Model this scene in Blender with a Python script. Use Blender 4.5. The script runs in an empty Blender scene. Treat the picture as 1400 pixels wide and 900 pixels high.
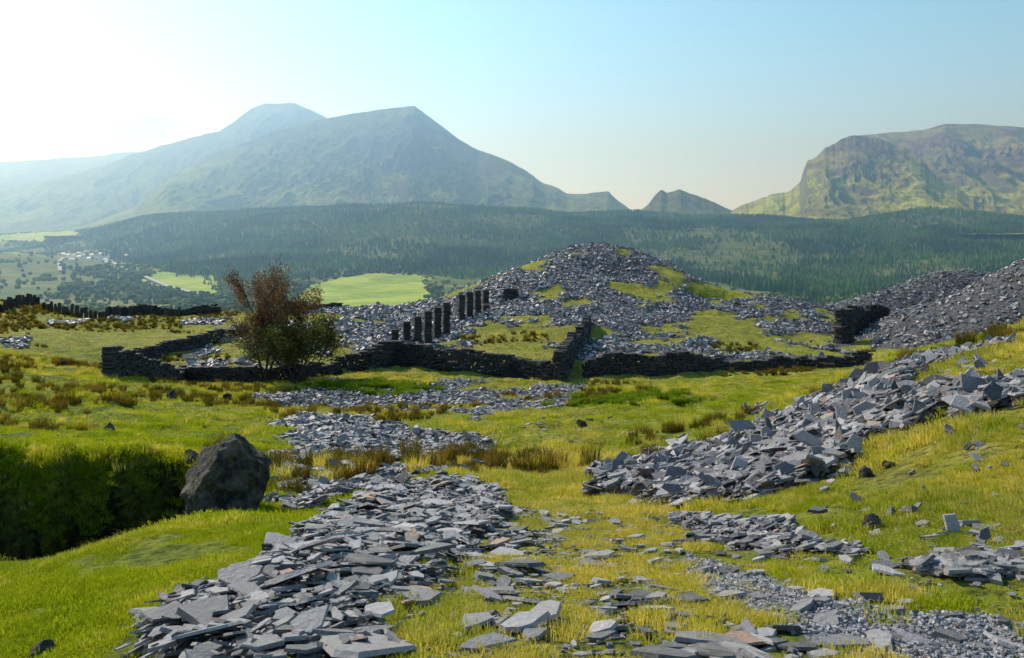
import bpy, math, random
import numpy as np
from mathutils import Vector
random.seed(7); R=np.random.default_rng(11)
F=1200.0
scene=bpy.context.scene

# ---------------------------------------------------------------- helpers
def vnoise(x,y,s=0):
    x=np.asarray(x,float); y=np.asarray(y,float)
    ix=np.floor(x); iy=np.floor(y); fx=x-ix; fy=y-iy
    fx=fx*fx*(3-2*fx); fy=fy*fy*(3-2*fy)
    def h(a,b):
        v=np.sin(a*127.1+b*311.7+s*74.7)*43758.5453
        return v-np.floor(v)
    a=h(ix,iy); b=h(ix+1,iy); c=h(ix,iy+1); d=h(ix+1,iy+1)
    return (a*(1-fx)+b*fx)*(1-fy)+(c*(1-fx)+d*fx)*fy
def fbm(x,y,o=4,s=0,g=0.5):
    t=0; a=1; n=0
    for i in range(o):
        t=t+a*(vnoise(x,y,s+i*3.1)*2-1); n+=a; a*=g
        x,y=(x*0.8-y*0.6)*2.03+7.1,(x*0.6+y*0.8)*2.03-3.7
    return t/n
def ridged(x,y,o=4,s=0):
    t=0;a=1;n=0
    for i in range(o):
        t=t+a*(1-np.abs(vnoise(x,y,s+i*2.3)*2-1)); n+=a; a*=0.55
        x,y=(x*0.8-y*0.6)*2.1+3.1,(x*0.6+y*0.8)*2.1-1.7
    return t/n
def sstep(a,b,x):
    t=np.clip((x-a)/(b-a),0,1); return t*t*(3-2*t)
def S(h,v,d):   # image column, row and depth from the camera -> world coordinates
    return ((h-700)/F*d, d, (330-v)/F*d)

class Surf:     # thin-plate terrain through control points
    def __init__(s,pts,off=2.0,k=1.0,extra=()):
        P=np.array([S(*p) for p in pts]+list(extra)); s.off=off;s.k=k
        s.c=s.warp(P[:,0],P[:,1]); n=len(P)
        A=np.zeros((n+3,n+3)); A[:n,:n]=s.phi(s.c[:,None,:]-s.c[None,:,:])+np.eye(n)*1e-4
        A[:n,n]=1;A[:n,n+1:]=s.c;A[n:,:n]=A[:n,n:].T
        b=np.zeros(n+3); b[:n]=P[:,2]; s.w=np.linalg.solve(A,b)
    def warp(s,x,y):
        yy=np.maximum(y+s.off,0.3)
        return np.stack([x/yy*1.6,np.log(yy)*s.k],-1)
    def phi(s,d):
        r2=(d**2).sum(-1); return 0.5*r2*np.log(r2+1e-9)
    def __call__(s,x,y):
        x=np.asarray(x,float).ravel(); y=np.asarray(y,float).ravel(); o=np.empty(len(x)); n=len(s.c)
        for i in range(0,len(x),40000):
            q=s.warp(x[i:i+40000],y[i:i+40000])
            o[i:i+40000]=s.phi(q[:,None,:]-s.c[None])@s.w[:n]+s.w[n]+q@s.w[n+1:]
        return o

near_pts=[(-300,900,7),(0,900,6),(200,900,5),(450,900,4.5),(700,900,4.6),(1000,900,4.6),(1400,900,4.8),(1700,880,5),
(700,1500,1.8),(300,1500,1.9),(1100,1500,1.8),(-300,1300,3),(1700,1300,2.6),
(-300,790,9),(0,800,8.8),(300,800,6.8),(500,800,6.6),(700,800,6.8),(1000,800,6.6),(1400,800,6.0),(1700,770,6.2),
(200,725,11),(450,740,8.8),(700,740,9.5),(1000,740,9),(1400,740,7),(1700,690,7.5),
(850,700,12),(1000,690,11),(1200,640,11.5),(1400,560,12),(1400,630,9.4),(1650,520,12),
(1400,460,20),(1200,508,24),(1300,483,22),(1600,425,20),(1080,560,27),(900,628,24),(800,660,18.5),
(700,690,13),(700,640,21),(700,600,31),(700,560,44),(700,522,60),(550,640,21),(550,600,31),(550,560,43),(550,520,58),
(400,640,22),(400,690,15),(300,690,14.2),(350,600,30),(350,560,40),(380,525,57),
(-300,620,17),(0,622,17),(100,624,16.5),(230,626,17),(0,570,28),(200,570,33),(-300,560,28),(0,500,45),(100,510,46),(-300,480,45),(200,520,52),
(0,440,80),(150,445,85),(-300,425,80),(0,416,100),(150,432,100),(300,428,103),(-300,395,100),(250,522,60),
(900,575,36),(900,540,48),(900,512,64),(1050,540,48),(1050,505,66),(1180,500,66),(1180,520,52),(1300,515,52),(1450,505,50),(1450,495,65),
(1700,430,40),(1700,430,70),
(810,337,125),(750,355,115),(870,345,124),(930,373,120),(1000,405,115),(1090,415,110),(1130,440,95),(1140,470,82),
(650,388,114),(620,403,108),(700,398,100),(700,438,85),(700,470,74),(800,400,98),(800,440,84),(800,480,72),(900,400,100),(900,440,86),(900,480,73),
(1000,440,88),(1000,478,75),(560,432,98),(500,422,110),(560,470,76),(450,440,90),(400,465,78),(300,445,90),(470,497,66),(300,500,64),(200,485,68),(350,430,103),(430,422,105),
(1280,371,115),(1345,373,115),(1200,402,112),(1165,425,102),(1230,427,86),(1290,412,87),(1340,387,87),(1400,360,86),(1500,325,84),(1700,300,85),
(1250,435,99),(1340,425,100),(1420,400,104),(1155,470,84),(1200,482,76),(1300,470,73),(1400,450,72),(1500,372,115),(1700,350,115),
(810,375,145),(700,430,140),(600,450,128),(950,430,138),(1100,480,125),(1180,480,125),(1300,440,135),(1500,430,135),(1700,420,135),
(450,470,125),(300,480,125),(150,480,120),(0,470,120),(-300,460,120),
(-300,600,170),(0,600,170),(300,600,170),(600,590,170),(800,560,175),(1000,590,175),(1200,590,175),(1450,580,175),(1700,570,175),
(-300,700,240),(200,700,240),(700,700,240),(1200,700,240),(1700,700,240)]
near=Surf(near_pts,off=6.0,extra=[(-8,-4,-1.2),(0,-4,-1.2),(8,-4,-1.1),(-6,0,-1.6),(0,0,-1.55),(6,0,-1.4),(-14,3,-2.3),(14,3,-1.4)])
def bank(x,y):   # signed distance in front of the eroded turf bank
    yl=16.6+0.6*np.sin(x*0.9)+1.1*fbm(x*0.5,x*0+3,3,5)-0.25*np.clip(x+8,0,5)
    return yl-y,1-sstep(-5.6,-4.2,x)
def H(x,y):
    x=np.asarray(x,float).ravel(); y=np.asarray(y,float).ravel()
    z=near(x,y)
    s,fade=bank(x,y)
    dep=np.where(s>0,np.exp(-(np.maximum(s-.2,0)/3.9)**2.2),1-sstep(0,1.0,-s+0.5*fbm(x*1.7,y*1.7,3,8)))
    z=z-2.4*dep*fade*(1+0.2*fbm(x*0.8,y*0.8,2,2))
    face=np.exp(-((s-.1)/1.4)**2)*fade
    z=z+face*(1.1*fbm(x*1.1,y*1.1,4,9)+.7*(ridged(x*1.9,y*1.9,4,19)-.6))
    near_a=0.05+0.14*sstep(6,14,y)
    z=z+near_a*fbm(x*0.45,y*0.45,4,1)+0.05*fbm(x*1.9,y*1.9,4,4)
    tus=sstep(12,24,y)*(1-sstep(66,76,y))
    z=z+tus*.30*(np.abs(fbm(x*.7,y*.55,3,23)))
    heap=sstep(72,84,y)*sstep(-52,-30,x)*(1-sstep(128,150,y))
    z=z+heap*(0.5*fbm(x*0.14,y*0.14,4,21)+0.40*(ridged(x*0.30,y*0.30,4,31)-0.6))
    z=z+0.3*sstep(25,45,y)*(1-heap)*fbm(x*0.13,y*0.13,4,41)*(1-sstep(200,240,y))
    z=z-2.2*np.exp(-(((x-23.5)/4.0)**2+((y-103)/3.0)**2))
    z=z-1.0*np.exp(-(((x-12)/5.0)**2+((y-108)/3.0)**2))
    return z

far_pts=[(-400,730,190),(200,730,190),(700,730,190),(1200,730,190),(1800,730,190),
(-400,560,500),(300,560,500),(700,560,500),(1100,560,500),(1800,560,500),(0,450,1000),(400,455,1000),(800,460,1000),(1200,455,1000),(1700,440,1000),
(-400,405,1500),(0,402,1600),(200,402,1650),(400,415,1500),(600,412,1500),(800,420,1500),(1000,420,1500),(1130,425,1450),(1400,400,1500),(1800,380,1500),
(0,380,2000),(-400,370,2000),(250,375,2100),(0,350,2600),(-400,345,2600),(110,352,2700),(0,331,3600),(100,330,3400),(-400,325,3600),(0,316,5000),(-400,312,5000),(150,316,5000),
(300,396,1850),(400,386,1950),(500,374,2100),(600,380,2050),(700,383,2000),(150,345,2900),(220,350,2700),
(105,320,3600),(200,299,3500),(300,291,3500),(450,284,3500),(600,283,3500),(700,290,3500),(850,291,3600),(950,297,3600),(1050,299,3500),(1130,304,3400),(1200,300,3300),(1290,291,3200),(1400,303,3100),(1550,298,3000),(1800,285,3000),
(250,340,2800),(400,338,2700),(600,330,2700),(800,335,2600),(800,380,2000),(1000,340,2500),(1000,385,1900),(1100,400,1700),(1200,352,2300),(1200,392,1800),(1400,358,2100),(1600,350,2100),(1400,385,1750),(1800,330,2200),
(200,322,4500),(400,322,4500),(700,322,4500),(1000,322,4500),(1300,318,4500),(1800,310,4500),
(-400,320,7000),(300,325,7000),(700,325,7000),(1100,325,7000),(1800,322,7000),(-400,328,14000),(700,328,14000),(1800,328,14000)]
far=Surf(far_pts,off=0,k=1.3)
def HF(x,y):
    x=np.asarray(x,float).ravel(); y=np.asarray(y,float).ravel()
    return far(x,y)+sstep(900,1800,y)*(9*fbm(x*0.004,y*0.004,5,3)+26*sstep(2000,2600,y)*(1-sstep(3250,3600,y))*fbm(x*0.0026,y*0.0018,3,13))
def land(h,v,fn=None,d0=3,d1=150):
    fn=fn or H
    d=np.geomspace(d0,d1,900); x=(h-700)/F*d; zr=(330-v)/F*d
    g=zr-fn(x,d); k=np.where(g<=0)[0]
    i=k[0] if len(k) else int(np.argmin(g/d))
    return np.array([x[i],d[i]])
def poly(pts,fn=None,d0=3,d1=150):
    return np.array([ ((p[0]-700)/F*p[2],p[2]) if len(p)==3 else tuple(land(p[0],p[1],fn,d0,d1)) for p in pts])
def inside(P,x,y):
    r=np.zeros(len(x),bool); n=len(P)
    for i in range(n):
        x1,y1=P[i]; x2,y2=P[(i+1)%n]
        if y1==y2: continue
        c=((y1>y)!=(y2>y))&(x<(x2-x1)*(y-y1)/(y2-y1)+x1)
        r^=c
    return r
def winside(P,x,y,amp):
    L=amp*2.5; r=np.zeros(len(x),bool)
    k=np.where((x>P[:,0].min()-amp*2)&(x<P[:,0].max()+amp*2)&(y>P[:,1].min()-amp*3)&(y<P[:,1].max()+amp*3))[0]
    if len(k)==0: return r
    x=x[k];y=y[k]
    r[k]=inside(P,x+amp*2*fbm(x/L,y/L,3,50),y+amp*3*fbm(x/L,y/L,3,60))
    return r

A_=poly([(140,930),(215,852),(300,802),(400,742),(470,702),(520,668),(620,655),(680,668),(690,700),(650,740),(615,775),(540,810),(510,860),(490,930)])
B_=poly([(380,655),(395,575),(470,568),(560,582),(650,602),(672,622),(600,645),(480,685),(390,680)])
C_=poly([(330,540),(450,522),(620,516),(780,526),(800,556),(700,562),(640,572),(520,562),(400,555)])
D_=poly([(800,668),(830,642),(900,627),(1000,598),(1100,556),(1180,524),(1235,503),(1265,520),(1230,545),(1400,530),(1410,555),(1300,572),(1220,590),(1150,625),(1080,660),(980,692),(860,692)])
D2_=poly([(1190,515),(1290,487),(1400,466),(1400,474),(1290,497),(1200,527)])
E_=poly([(925,702),(1000,712),(1100,728),(1170,760),(1060,757),(960,742)])
F_=poly([(1260,775),(1320,762),(1420,765),(1420,800),(1290,797)])
P_=poly([(940,760),(1020,780),(1100,808),(1230,850),(1420,858),(1420,920),(1200,912),(1050,855),(960,800)])
G1_=poly([(1005,560),(1070,548),(1060,562),(1010,572)])
tip_grass=[poly(q) for q in ([(600,478),(640,448),(690,430),(765,430),(785,458),(740,486),(650,482)],
  [(868,418),(885,385),(900,370),(935,372),(938,392),(905,418)],[(730,412),(745,392),(780,388),(778,408)],
  [(860,472),(880,450),(960,440),(1010,436),(1100,425),(1110,432),(1000,450),(930,470)],[(1050,462),(1110,452),(1135,470),(1060,472)],
  [(240,500),(330,462),(345,492)],[(430,480),(470,455),(500,470),(480,490)],
  [(835,352),(850,338),(880,348),(870,356)])]
tipG=poly([(235,497),(330,455,90),(400,440,98),(480,425,108),(560,420,130),(650,380,160),(810,330,160),(1000,400,150),(1105,415,125),(1150,470,84),(1150,494),(1000,490),(800,500),(700,492),(620,484),(540,478),(450,500),(345,505)])
tipH=np.array([(33,74),(31.5,86),(36,96),(38,135),(110,135),(110,44),(40,44),(32,58)])
left_sl=[poly(q) for q in ([(250,442),(262,436),(310,438),(305,444)],[(55,444),(60,438),(120,440),(90,446)],[(0,470),(35,462),(45,468),(5,476)],[(180,440),(150,436),(200,434)])]
def slate_mask(x,y):
    m=np.zeros(len(x),bool)
    for P,a in ((A_,.14),(B_,.5),(C_,1.2),(D_,.35),(D2_,.4),(E_,.14),(F_,.14),(G1_,.6)): m|=winside(P,x,y,a)
    n=fbm(x*0.15,y*0.13,4,77)
    t=(winside(tipG,x,y,1.2))&(n<0.22)
    for g in tip_grass: t&=~(winside(g,x,y,1.3)&(fbm(x*.5,y*.5,3,12)<.30))
    m|=t
    m|=winside(tipH,x,y,1.0)
    for q in left_sl: m|=winside(q,x,y,.8)
    m&=~((y>20)&(y<70)&(fbm(x*0.5,y*0.35,3,44)>0.27))
    return m
def gravel_mask(x,y): return winside(P_,x,y,.10)

def mesh_obj(name,V,faces=None,loops=None,starts=None,totals=None,mat=None,attrs=None,smooth=False):
    me=bpy.data.meshes.new(name); V=np.asarray(V,np.float32)
    me.vertices.add(len(V)); me.vertices.foreach_set("co",V.ravel())
    if faces is not None:
        faces=np.asarray(faces,np.int32); k=faces.shape[1]
        loops=faces.ravel(); starts=np.arange(len(faces))*k; totals=np.full(len(faces),k)
    if loops is not None:
        me.loops.add(len(loops)); me.loops.foreach_set("vertex_index",np.asarray(loops,np.int32))
        me.polygons.add(len(starts)); me.polygons.foreach_set("loop_start",np.asarray(starts,np.int32))
        try: me.polygons.foreach_set("loop_total",np.asarray(totals,np.int32))
        except Exception: pass
    me.update(calc_edges=True)
    if len(me.polygons): me.polygons.foreach_set("use_smooth",np.full(len(me.polygons),bool(smooth)))
    for k,v in (attrs or {}).items():
        a=me.attributes.new(k,'FLOAT','POINT'); a.data.foreach_set("value",np.asarray(v,np.float32))
    if mat: me.materials.append(mat)
    o=bpy.data.objects.new(name,me); scene.collection.objects.link(o); return o
def gridfaces(nr,nc):
    i=np.arange(nr*nc).reshape(nr,nc)
    return np.stack([i[:-1,:-1],i[:-1,1:],i[1:,1:],i[1:,:-1]],-1).reshape(-1,4)

# ---------------------------------------------------------------- node helpers
class NT:
    def __init__(s,name):
        s.m=bpy.data.materials.new(name); s.m.use_nodes=True; s.t=s.m.node_tree; s.t.nodes.clear()
        s.out=s.n('ShaderNodeOutputMaterial'); s.pos=s.n('ShaderNodeNewGeometry')
    def n(s,k,**kw):
        x=s.t.nodes.new(k)
        for a,b in kw.items(): setattr(x,a,b)
        return x
    def l(s,a,b): s.t.links.new(a,b)
    def put(s,sock,v):
        if hasattr(v,'links'): s.l(v,sock)
        elif isinstance(v,tuple) and len(v)==3: sock.default_value=(*v,1)
        else: sock.default_value=v
    def noise(s,scale,detail=5,rough=.6,vec=None,dist=0):
        x=s.n('ShaderNodeTexNoise'); x.inputs['Scale'].default_value=scale; x.inputs['Detail'].default_value=detail
        x.inputs['Roughness'].default_value=rough; x.inputs['Distortion'].default_value=dist
        s.l(vec or s.pos.outputs['Position'],x.inputs['Vector']); return x.outputs['Fac']
    def voro(s,scale,out='Distance'):
        x=s.n('ShaderNodeTexVoronoi'); x.inputs['Scale'].default_value=scale; s.l(s.pos.outputs['Position'],x.inputs['Vector']); return x.outputs[out]
    def ramp(s,v,a,b):
        x=s.n('ShaderNodeMapRange',interpolation_type='SMOOTHSTEP'); s.l(v,x.inputs[0]); x.inputs[1].default_value=a; x.inputs[2].default_value=b; return x.outputs[0]
    def mix(s,f,a,b,mode='MIX'):
        x=s.n('ShaderNodeMix',data_type='RGBA',blend_type=mode); s.put(x.inputs[0],f); s.put(x.inputs[6],a); s.put(x.inputs[7],b); return x.outputs[2]
    def math(s,op,a,b=0.0):
        x=s.n('ShaderNodeMath',operation=op); s.put(x.inputs[0],a); s.put(x.inputs[1],b); return x.outputs[0]
    def attr(s,n):
        x=s.n('ShaderNodeAttribute',attribute_name=n); return x.outputs['Fac']
    def bump(s,h,st,dist):
        x=s.n('ShaderNodeBump'); x.inputs['Strength'].default_value=st; x.inputs['Distance'].default_value=dist; s.l(h,x.inputs['Height']); return x.outputs[0]
    def bsdf(s,col,rough=.9,spec=.2,normal=None):
        x=s.n('ShaderNodeBsdfPrincipled'); s.put(x.inputs['Base Color'],col); s.put(x.inputs['Roughness'],rough)
        x.inputs['Specular IOR Level'].default_value=spec
        if normal: s.l(normal,x.inputs['Normal'])
        return x.outputs[0]
    def fin(s,sh): s.l(sh,s.out.inputs['Surface']); return s.m
GREEN=(.36,.40,.02); LUSH=(.17,.23,.015); STRAW=(.64,.50,.14); OLIVE=(.42,.36,.04)
def turf(n,dry):
    a=n.ramp(n.noise(.35,4),.38,.62); b=n.ramp(n.noise(2.2,5,.65),.35,.7); c=n.ramp(n.noise(.09,3),.4,.62)
    g=n.mix(a,LUSH,GREEN); g=n.mix(n.math('MULTIPLY',c,.4),g,OLIVE)
    st=n.mix(b,OLIVE,STRAW)
    f=n.math('MULTIPLY',dry,n.math('ADD',n.math('MULTIPLY',b,.7),.45)); f=n.math('MINIMUM',f,1.0)
    return n.mix(f,g,st)

# ground
n=NT('turf_and_slate_ground')
dry=n.attr('dry'); col=turf(n,dry)
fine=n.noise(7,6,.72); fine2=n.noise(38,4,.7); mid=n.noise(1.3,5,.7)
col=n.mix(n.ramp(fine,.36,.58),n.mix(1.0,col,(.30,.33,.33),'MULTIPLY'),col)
col=n.mix(n.math('MULTIPLY',n.ramp(mid,.52,.68),.65),col,(.13,.10,.035))
col=n.mix(n.attr('mud_shade'),col,n.mix(n.ramp(fine,.42,.6),(.014,.011,.007),(.055,.045,.018)))  # dark earth of the bank, with its shade painted into the colour
sl=n.mix(n.ramp(n.noise(5,6,.75),.35,.68),(.045,.043,.042),(.28,.265,.255)); 
sl=n.mix(n.ramp(n.voro(3.2),0.1,.7),sl,(.12,.115,.11))
col=n.mix(n.attr('slate'),col,sl)
col=n.mix(n.math('MULTIPLY',n.attr('gravel'),n.ramp(n.noise(1.7,4,.7),.28,.45)),col,n.mix(n.ramp(n.voro(30,'Color'),.2,.8),(.22,.21,.21),(.55,.52,.51)))
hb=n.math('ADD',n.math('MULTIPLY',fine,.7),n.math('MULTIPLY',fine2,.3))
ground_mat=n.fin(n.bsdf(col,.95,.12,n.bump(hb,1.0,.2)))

NR,NC=1050,1000
t=np.linspace(-.82,.82,NC); yy=np.geomspace(5,246,NR)-6
X=(t[None,:]*(yy[:,None]+8)); Y=np.repeat(yy[:,None],NC,1)
x=X.ravel(); y=Y.ravel(); z=H(x,y)
sm=slate_mask(x,y).astype(float)
def blur(a):
    a=a.reshape(NR,NC).copy()
    for _ in range(2):
        a[1:-1,1:-1]=(a[1:-1,1:-1]*2+a[:-2,1:-1]+a[2:,1:-1]+a[1:-1,:-2]+a[1:-1,2:])/6
    return a.ravel()
def dryf(x,y):
    d=.06+.80*np.exp(-((x-(.45+.04*y))/(1.9+.06*y))**2)*(1-sstep(22,38,y))
    d=d+.50*sstep(.08,.26,(x-1.2)/(y+8))*(1-sstep(30,44,y))
    d=d+.40*sstep(24,50,y)+.45*fbm(x*.12,y*.12,3,15)+.25*fbm(x*.9,y*.9,3,16)+.12*sstep(66,76,y)
    return np.clip(d,0,1)
bs,bf=bank(x,y)
mud_shade=np.clip(bf*sstep(-1.0,-.5,bs)*(1-sstep(2.8,4.6,bs))*(1.15+1.1*fbm(x*1.1,y*1.6,4,5)),0,1)  # bare earth on the face, widened to paint its shadow across the hollow
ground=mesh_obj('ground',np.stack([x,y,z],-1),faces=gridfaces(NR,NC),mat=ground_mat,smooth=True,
  attrs=dict(slate=blur(sm),gravel=blur(gravel_mask(x,y).astype(float)),dry=dryf(x,y),mud_shade=mud_shade))

# ---------------------------------------------------------------- slate slabs
def slate_mat(name,dark,light,rough=.5,lichen=.25,spec=.5):
    n=NT(name); tn=n.attr('tone')
    c=n.mix(tn,dark,light)
    c=n.mix(n.math('MULTIPLY',n.ramp(n.noise(5,5,.7),.48,.7),lichen),c,(.42,.35,.25))
    c=n.mix(n.ramp(tn,.93,.99),c,(.48,.28,.17))
    c=n.mix(n.math('MULTIPLY',n.ramp(n.noise(22,5,.7),.35,.7),.55),c,n.mix(1.0,c,(.5,.49,.49),'MULTIPLY'))
    nn=n.bump(n.noise(24,7,.72),.8,.04)
    return n.fin(n.bsdf(c,rough,spec,nn))
mat_slab=slate_mat('slate',(.075,.068,.065),(.60,.535,.50),.42,.55)
mat_tip=slate_mat('weathered_slate',(.055,.052,.05),(.54,.50,.475),.45,.35)
mat_grav=slate_mat('gravel',(.22,.21,.205),(.70,.65,.62),.6,.3)
mat_wall=slate_mat('walling_slate',(.022,.02,.018),(.085,.075,.065),.8,.12,.2)

def slabs(name,pos,yaw,sx,sy,h,tx,ty,n=5,irr=.25,mat=None,tone=None,rect=False):
    K=len(pos); a0=np.arange(n)/n*2*np.pi+(np.pi/4 if n==4 else 0)
    ang=a0[None]+R.uniform(-1,1,(K,n))*irr*(.25 if rect else 5.6/n)
    rad=1+R.uniform(-1,.35,(K,n))*irr*(.3 if rect else 1.45)
    if n==4: rad=rad*1.35
    cx=np.cos(ang)*rad*sx[:,None]*.5; cy=np.sin(ang)*rad*sy[:,None]*.5
    wedge=1+(0 if rect else 1)*R.uniform(-.45,.45,(K,1))*np.cos(ang+1)
    top=np.stack([cx*.96,cy*.96,h[:,None]*wedge*(1+0*cx)],-1); bot=np.stack([cx*1.04,cy*1.04,0*cx],-1)
    V=np.concatenate([bot,top],1); V[:,:,2]-=h[:,None]*.5
    def rot(V,ax,a):
        c=np.cos(a)[:,None]; s=np.sin(a)[:,None]; i,j=[(1,2),(2,0),(0,1)][ax]
        p=V[:,:,i]*c-V[:,:,j]*s; q=V[:,:,i]*s+V[:,:,j]*c; V=V.copy(); V[:,:,i]=p; V[:,:,j]=q; return V
    V=rot(V,2,yaw); V=rot(V,0,tx); V=rot(V,1,ty)
    V=V+pos[:,None,:]
    base=(np.arange(K)*2*n)[:,None]
    i=np.arange(n); j=(i+1)%n
    side=np.stack([i,j,j+n,i+n],-1).ravel()
    pat=np.concatenate([i+n,i[::-1],side]); loops=(base+pat[None]).ravel()
    tot=np.tile(np.concatenate([[n,n],np.full(n,4)]),K); st=np.concatenate([[0],np.cumsum(tot)[:-1]])
    tone=R.beta(2,2,K) if tone is None else tone
    return mesh_obj(name,V.reshape(-1,3),loops=loops,starts=st,totals=tot,mat=mat,attrs=dict(tone=np.repeat(tone,2*n)))
def slope(x,y,e=.35):
    return (H(x+e,y)-H(x-e,y))/(2*e),(H(x,y+e)-H(x,y-e))/(2*e)
def sample(P,K,amp,pad=1):
    lo=P.min(0)-pad*amp*3; hi=P.max(0)+pad*amp*3; xs=[];ys=[];c=0
    for _ in range(60):
        x=R.uniform(lo[0],hi[0],K*2); y=R.uniform(lo[1],hi[1],K*2); m=winside(P,x,y,amp)
        xs.append(x[m]);ys.append(y[m]); c+=m.sum()
        if c>=K: break
    return np.concatenate(xs)[:K],np.concatenate(ys)[:K]
occ=[]   # ground cells covered by stones, so turf does not grow through them
def cell(x,y,c=.09): return np.floor(x/c).astype(np.int64)*1000003+np.floor(y/c).astype(np.int64)
def scatter_slabs(name,x,y,smin,smax,pw,thick,tilt,lift,n,irr,mat,up=0.0):
    K=len(x); s=smin+(smax-smin)*R.random(K)**pw
    z=H(x,y); gx,gy=slope(x,y)
    ar=R.uniform(.32,.9,K); h=np.maximum(s*R.uniform(*thick,K),.006)
    tx=np.arctan(gy)+R.normal(0,tilt,K); ty=-np.arctan(gx)+R.normal(0,tilt,K)
    st=R.random(K)<up; tx=np.where(st,R.uniform(.5,1.3,K),tx)
    pos=np.stack([x,y,z+lift*R.random(K)+h*.4+np.where(st,s*.2,0)],-1)
    tn=R.beta(1.0,1.25,K)*.92; tn=np.where(R.random(K)<.025,1.0,tn)
    m=(s>.09)&(y<26)
    if m.any():
        for k in range(26):
            a=R.uniform(0,6.28,m.sum()); r=np.sqrt(R.random(m.sum()))*s[m]*.42; occ.append(cell(x[m]+r*np.cos(a),y[m]+r*np.sin(a)))
    return slabs(name,pos,R.uniform(0,6.28,K),s,s*ar,h,tx,ty,n,irr,mat,tone=tn)

ax,ay=sample(A_,11000,.14)
scatter_slabs('slate_scree',ax,ay,.03,.30,2.8,(.04,.10),.24,.10,5,.3,mat_slab)
ax,ay=sample(A_,280,.14)
scatter_slabs('slate_slabs',ax,ay,.25,.66,2.0,(.025,.065),.17,.14,6,.34,mat_slab)
q=poly([(470,900),(520,800),(600,770),(700,690),(760,740),(900,800),(1000,850),(1130,900),(900,960),(500,960)])
ax,ay=sample(q,120,.2)
scatter_slabs('slate_slabs',ax,ay,.12,.48,1.7,(.035,.085),.12,.04,6,.34,mat_slab)
ax,ay=sample(q,1100,.2)
scatter_slabs('slate_chips',ax,ay,.02,.12,1.8,(.1,.22),.2,.012,5,.3,mat_slab)
q=poly([(650,690),(900,690),(1000,745),(1400,720),(1420,900),(900,960),(640,800)])
ax,ay=sample(q,1300,.2)
scatter_slabs('slate_chips',ax,ay,.03,.28,3.6,(.06,.14),.12,.02,5,.3,mat_slab)
ax,ay=sample(P_,15000,.12)
scatter_slabs('path_gravel',ax,ay,.012,.05,2.6,(.2,.5),.3,.008,5,.3,mat_grav)
q=poly([(1000,860),(1130,870),(1210,885),(1200,930),(1000,930),(930,880)])
ax,ay=sample(q,14,.05); scatter_slabs('paving_slate',ax,ay,.25,.5,1.5,(.03,.06),.05,.04,6,.3,mat_slab)
for P,K in ((E_,1300),(F_,800)):
    ax,ay=sample(P,K,.14); scatter_slabs('slate_scree',ax,ay,.03,.30,2.6,(.04,.11),.2,.06,5,.3,mat_slab)
ax,ay=sample(D_,22000,.35)
scatter_slabs('slate_scree',ax,ay,.07,.52,2.8,(.035,.10),.26,.20,5,.3,mat_slab,up=.05)
ax,ay=sample(D_,230,.35)
scatter_slabs('slate_slabs',ax,ay,.4,.85,1.6,(.025,.06),.25,.26,6,.34,mat_slab,up=.05)
ax,ay=sample(D2_,1500,.3); scatter_slabs('slate_scree',ax,ay,.10,.5,2.2,(.05,.12),.25,.1,5,.3,mat_slab,up=.05)
q=poly([(1000,690),(1100,650),(1230,600),(1400,570),(1400,760),(1150,760)])
ax,ay=sample(q,70,.3); scatter_slabs('loose_slate',ax,ay,.05,.25,2,(.1,.3),.3,.04,5,.3,mat_slab,up=.2)
q=poly([(1180,545),(1300,500),(1400,480),(1400,540),(1250,560)])
ax,ay=sample(q,110,.3); scatter_slabs('loose_slate',ax,ay,.08,.4,2,(.05,.15),.25,.06,5,.3,mat_slab,up=.15)
for P,K,a in ((B_,15000,.5),(C_,12000,1.2),(G1_,300,.5)):
    ax,ay=sample(P,K,a); m=slate_mask(ax,ay)
    scatter_slabs('slate_patch',ax[m],ay[m],.07,.48,3.0,(.05,.14),.22,.10,5,.3,mat_slab,up=.03)
def tipfill(P,K,name,s0,s1):
    ax,ay=sample(P,K,1.0); m=slate_mask(ax,ay)
    scatter_slabs(name,ax[m],ay[m],s0,s1,3.2,(.06,.20),.32,.16,5,.3,mat_tip,up=.08)
tipfill(tipG,105000,'slate_spoil_heap',.12,.75); tipfill(tipH,78000,'slate_spoil_heap',.12,.7)
for q in left_sl:
    ax,ay=sample(q,400,.8); scatter_slabs('slate_patch',ax,ay,.15,.7,2,(.08,.25),.2,.1,5,.3,mat_tip)
q=poly([(520,700),(640,650),(800,640),(900,600),(830,560),(640,585),(500,640)])
ax,ay=sample(q,150,.5); scatter_slabs('loose_slate',ax,ay,.08,.45,2.2,(.06,.2),.2,.06,5,.3,mat_slab)
occ=np.unique(np.concatenate(occ))

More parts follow.
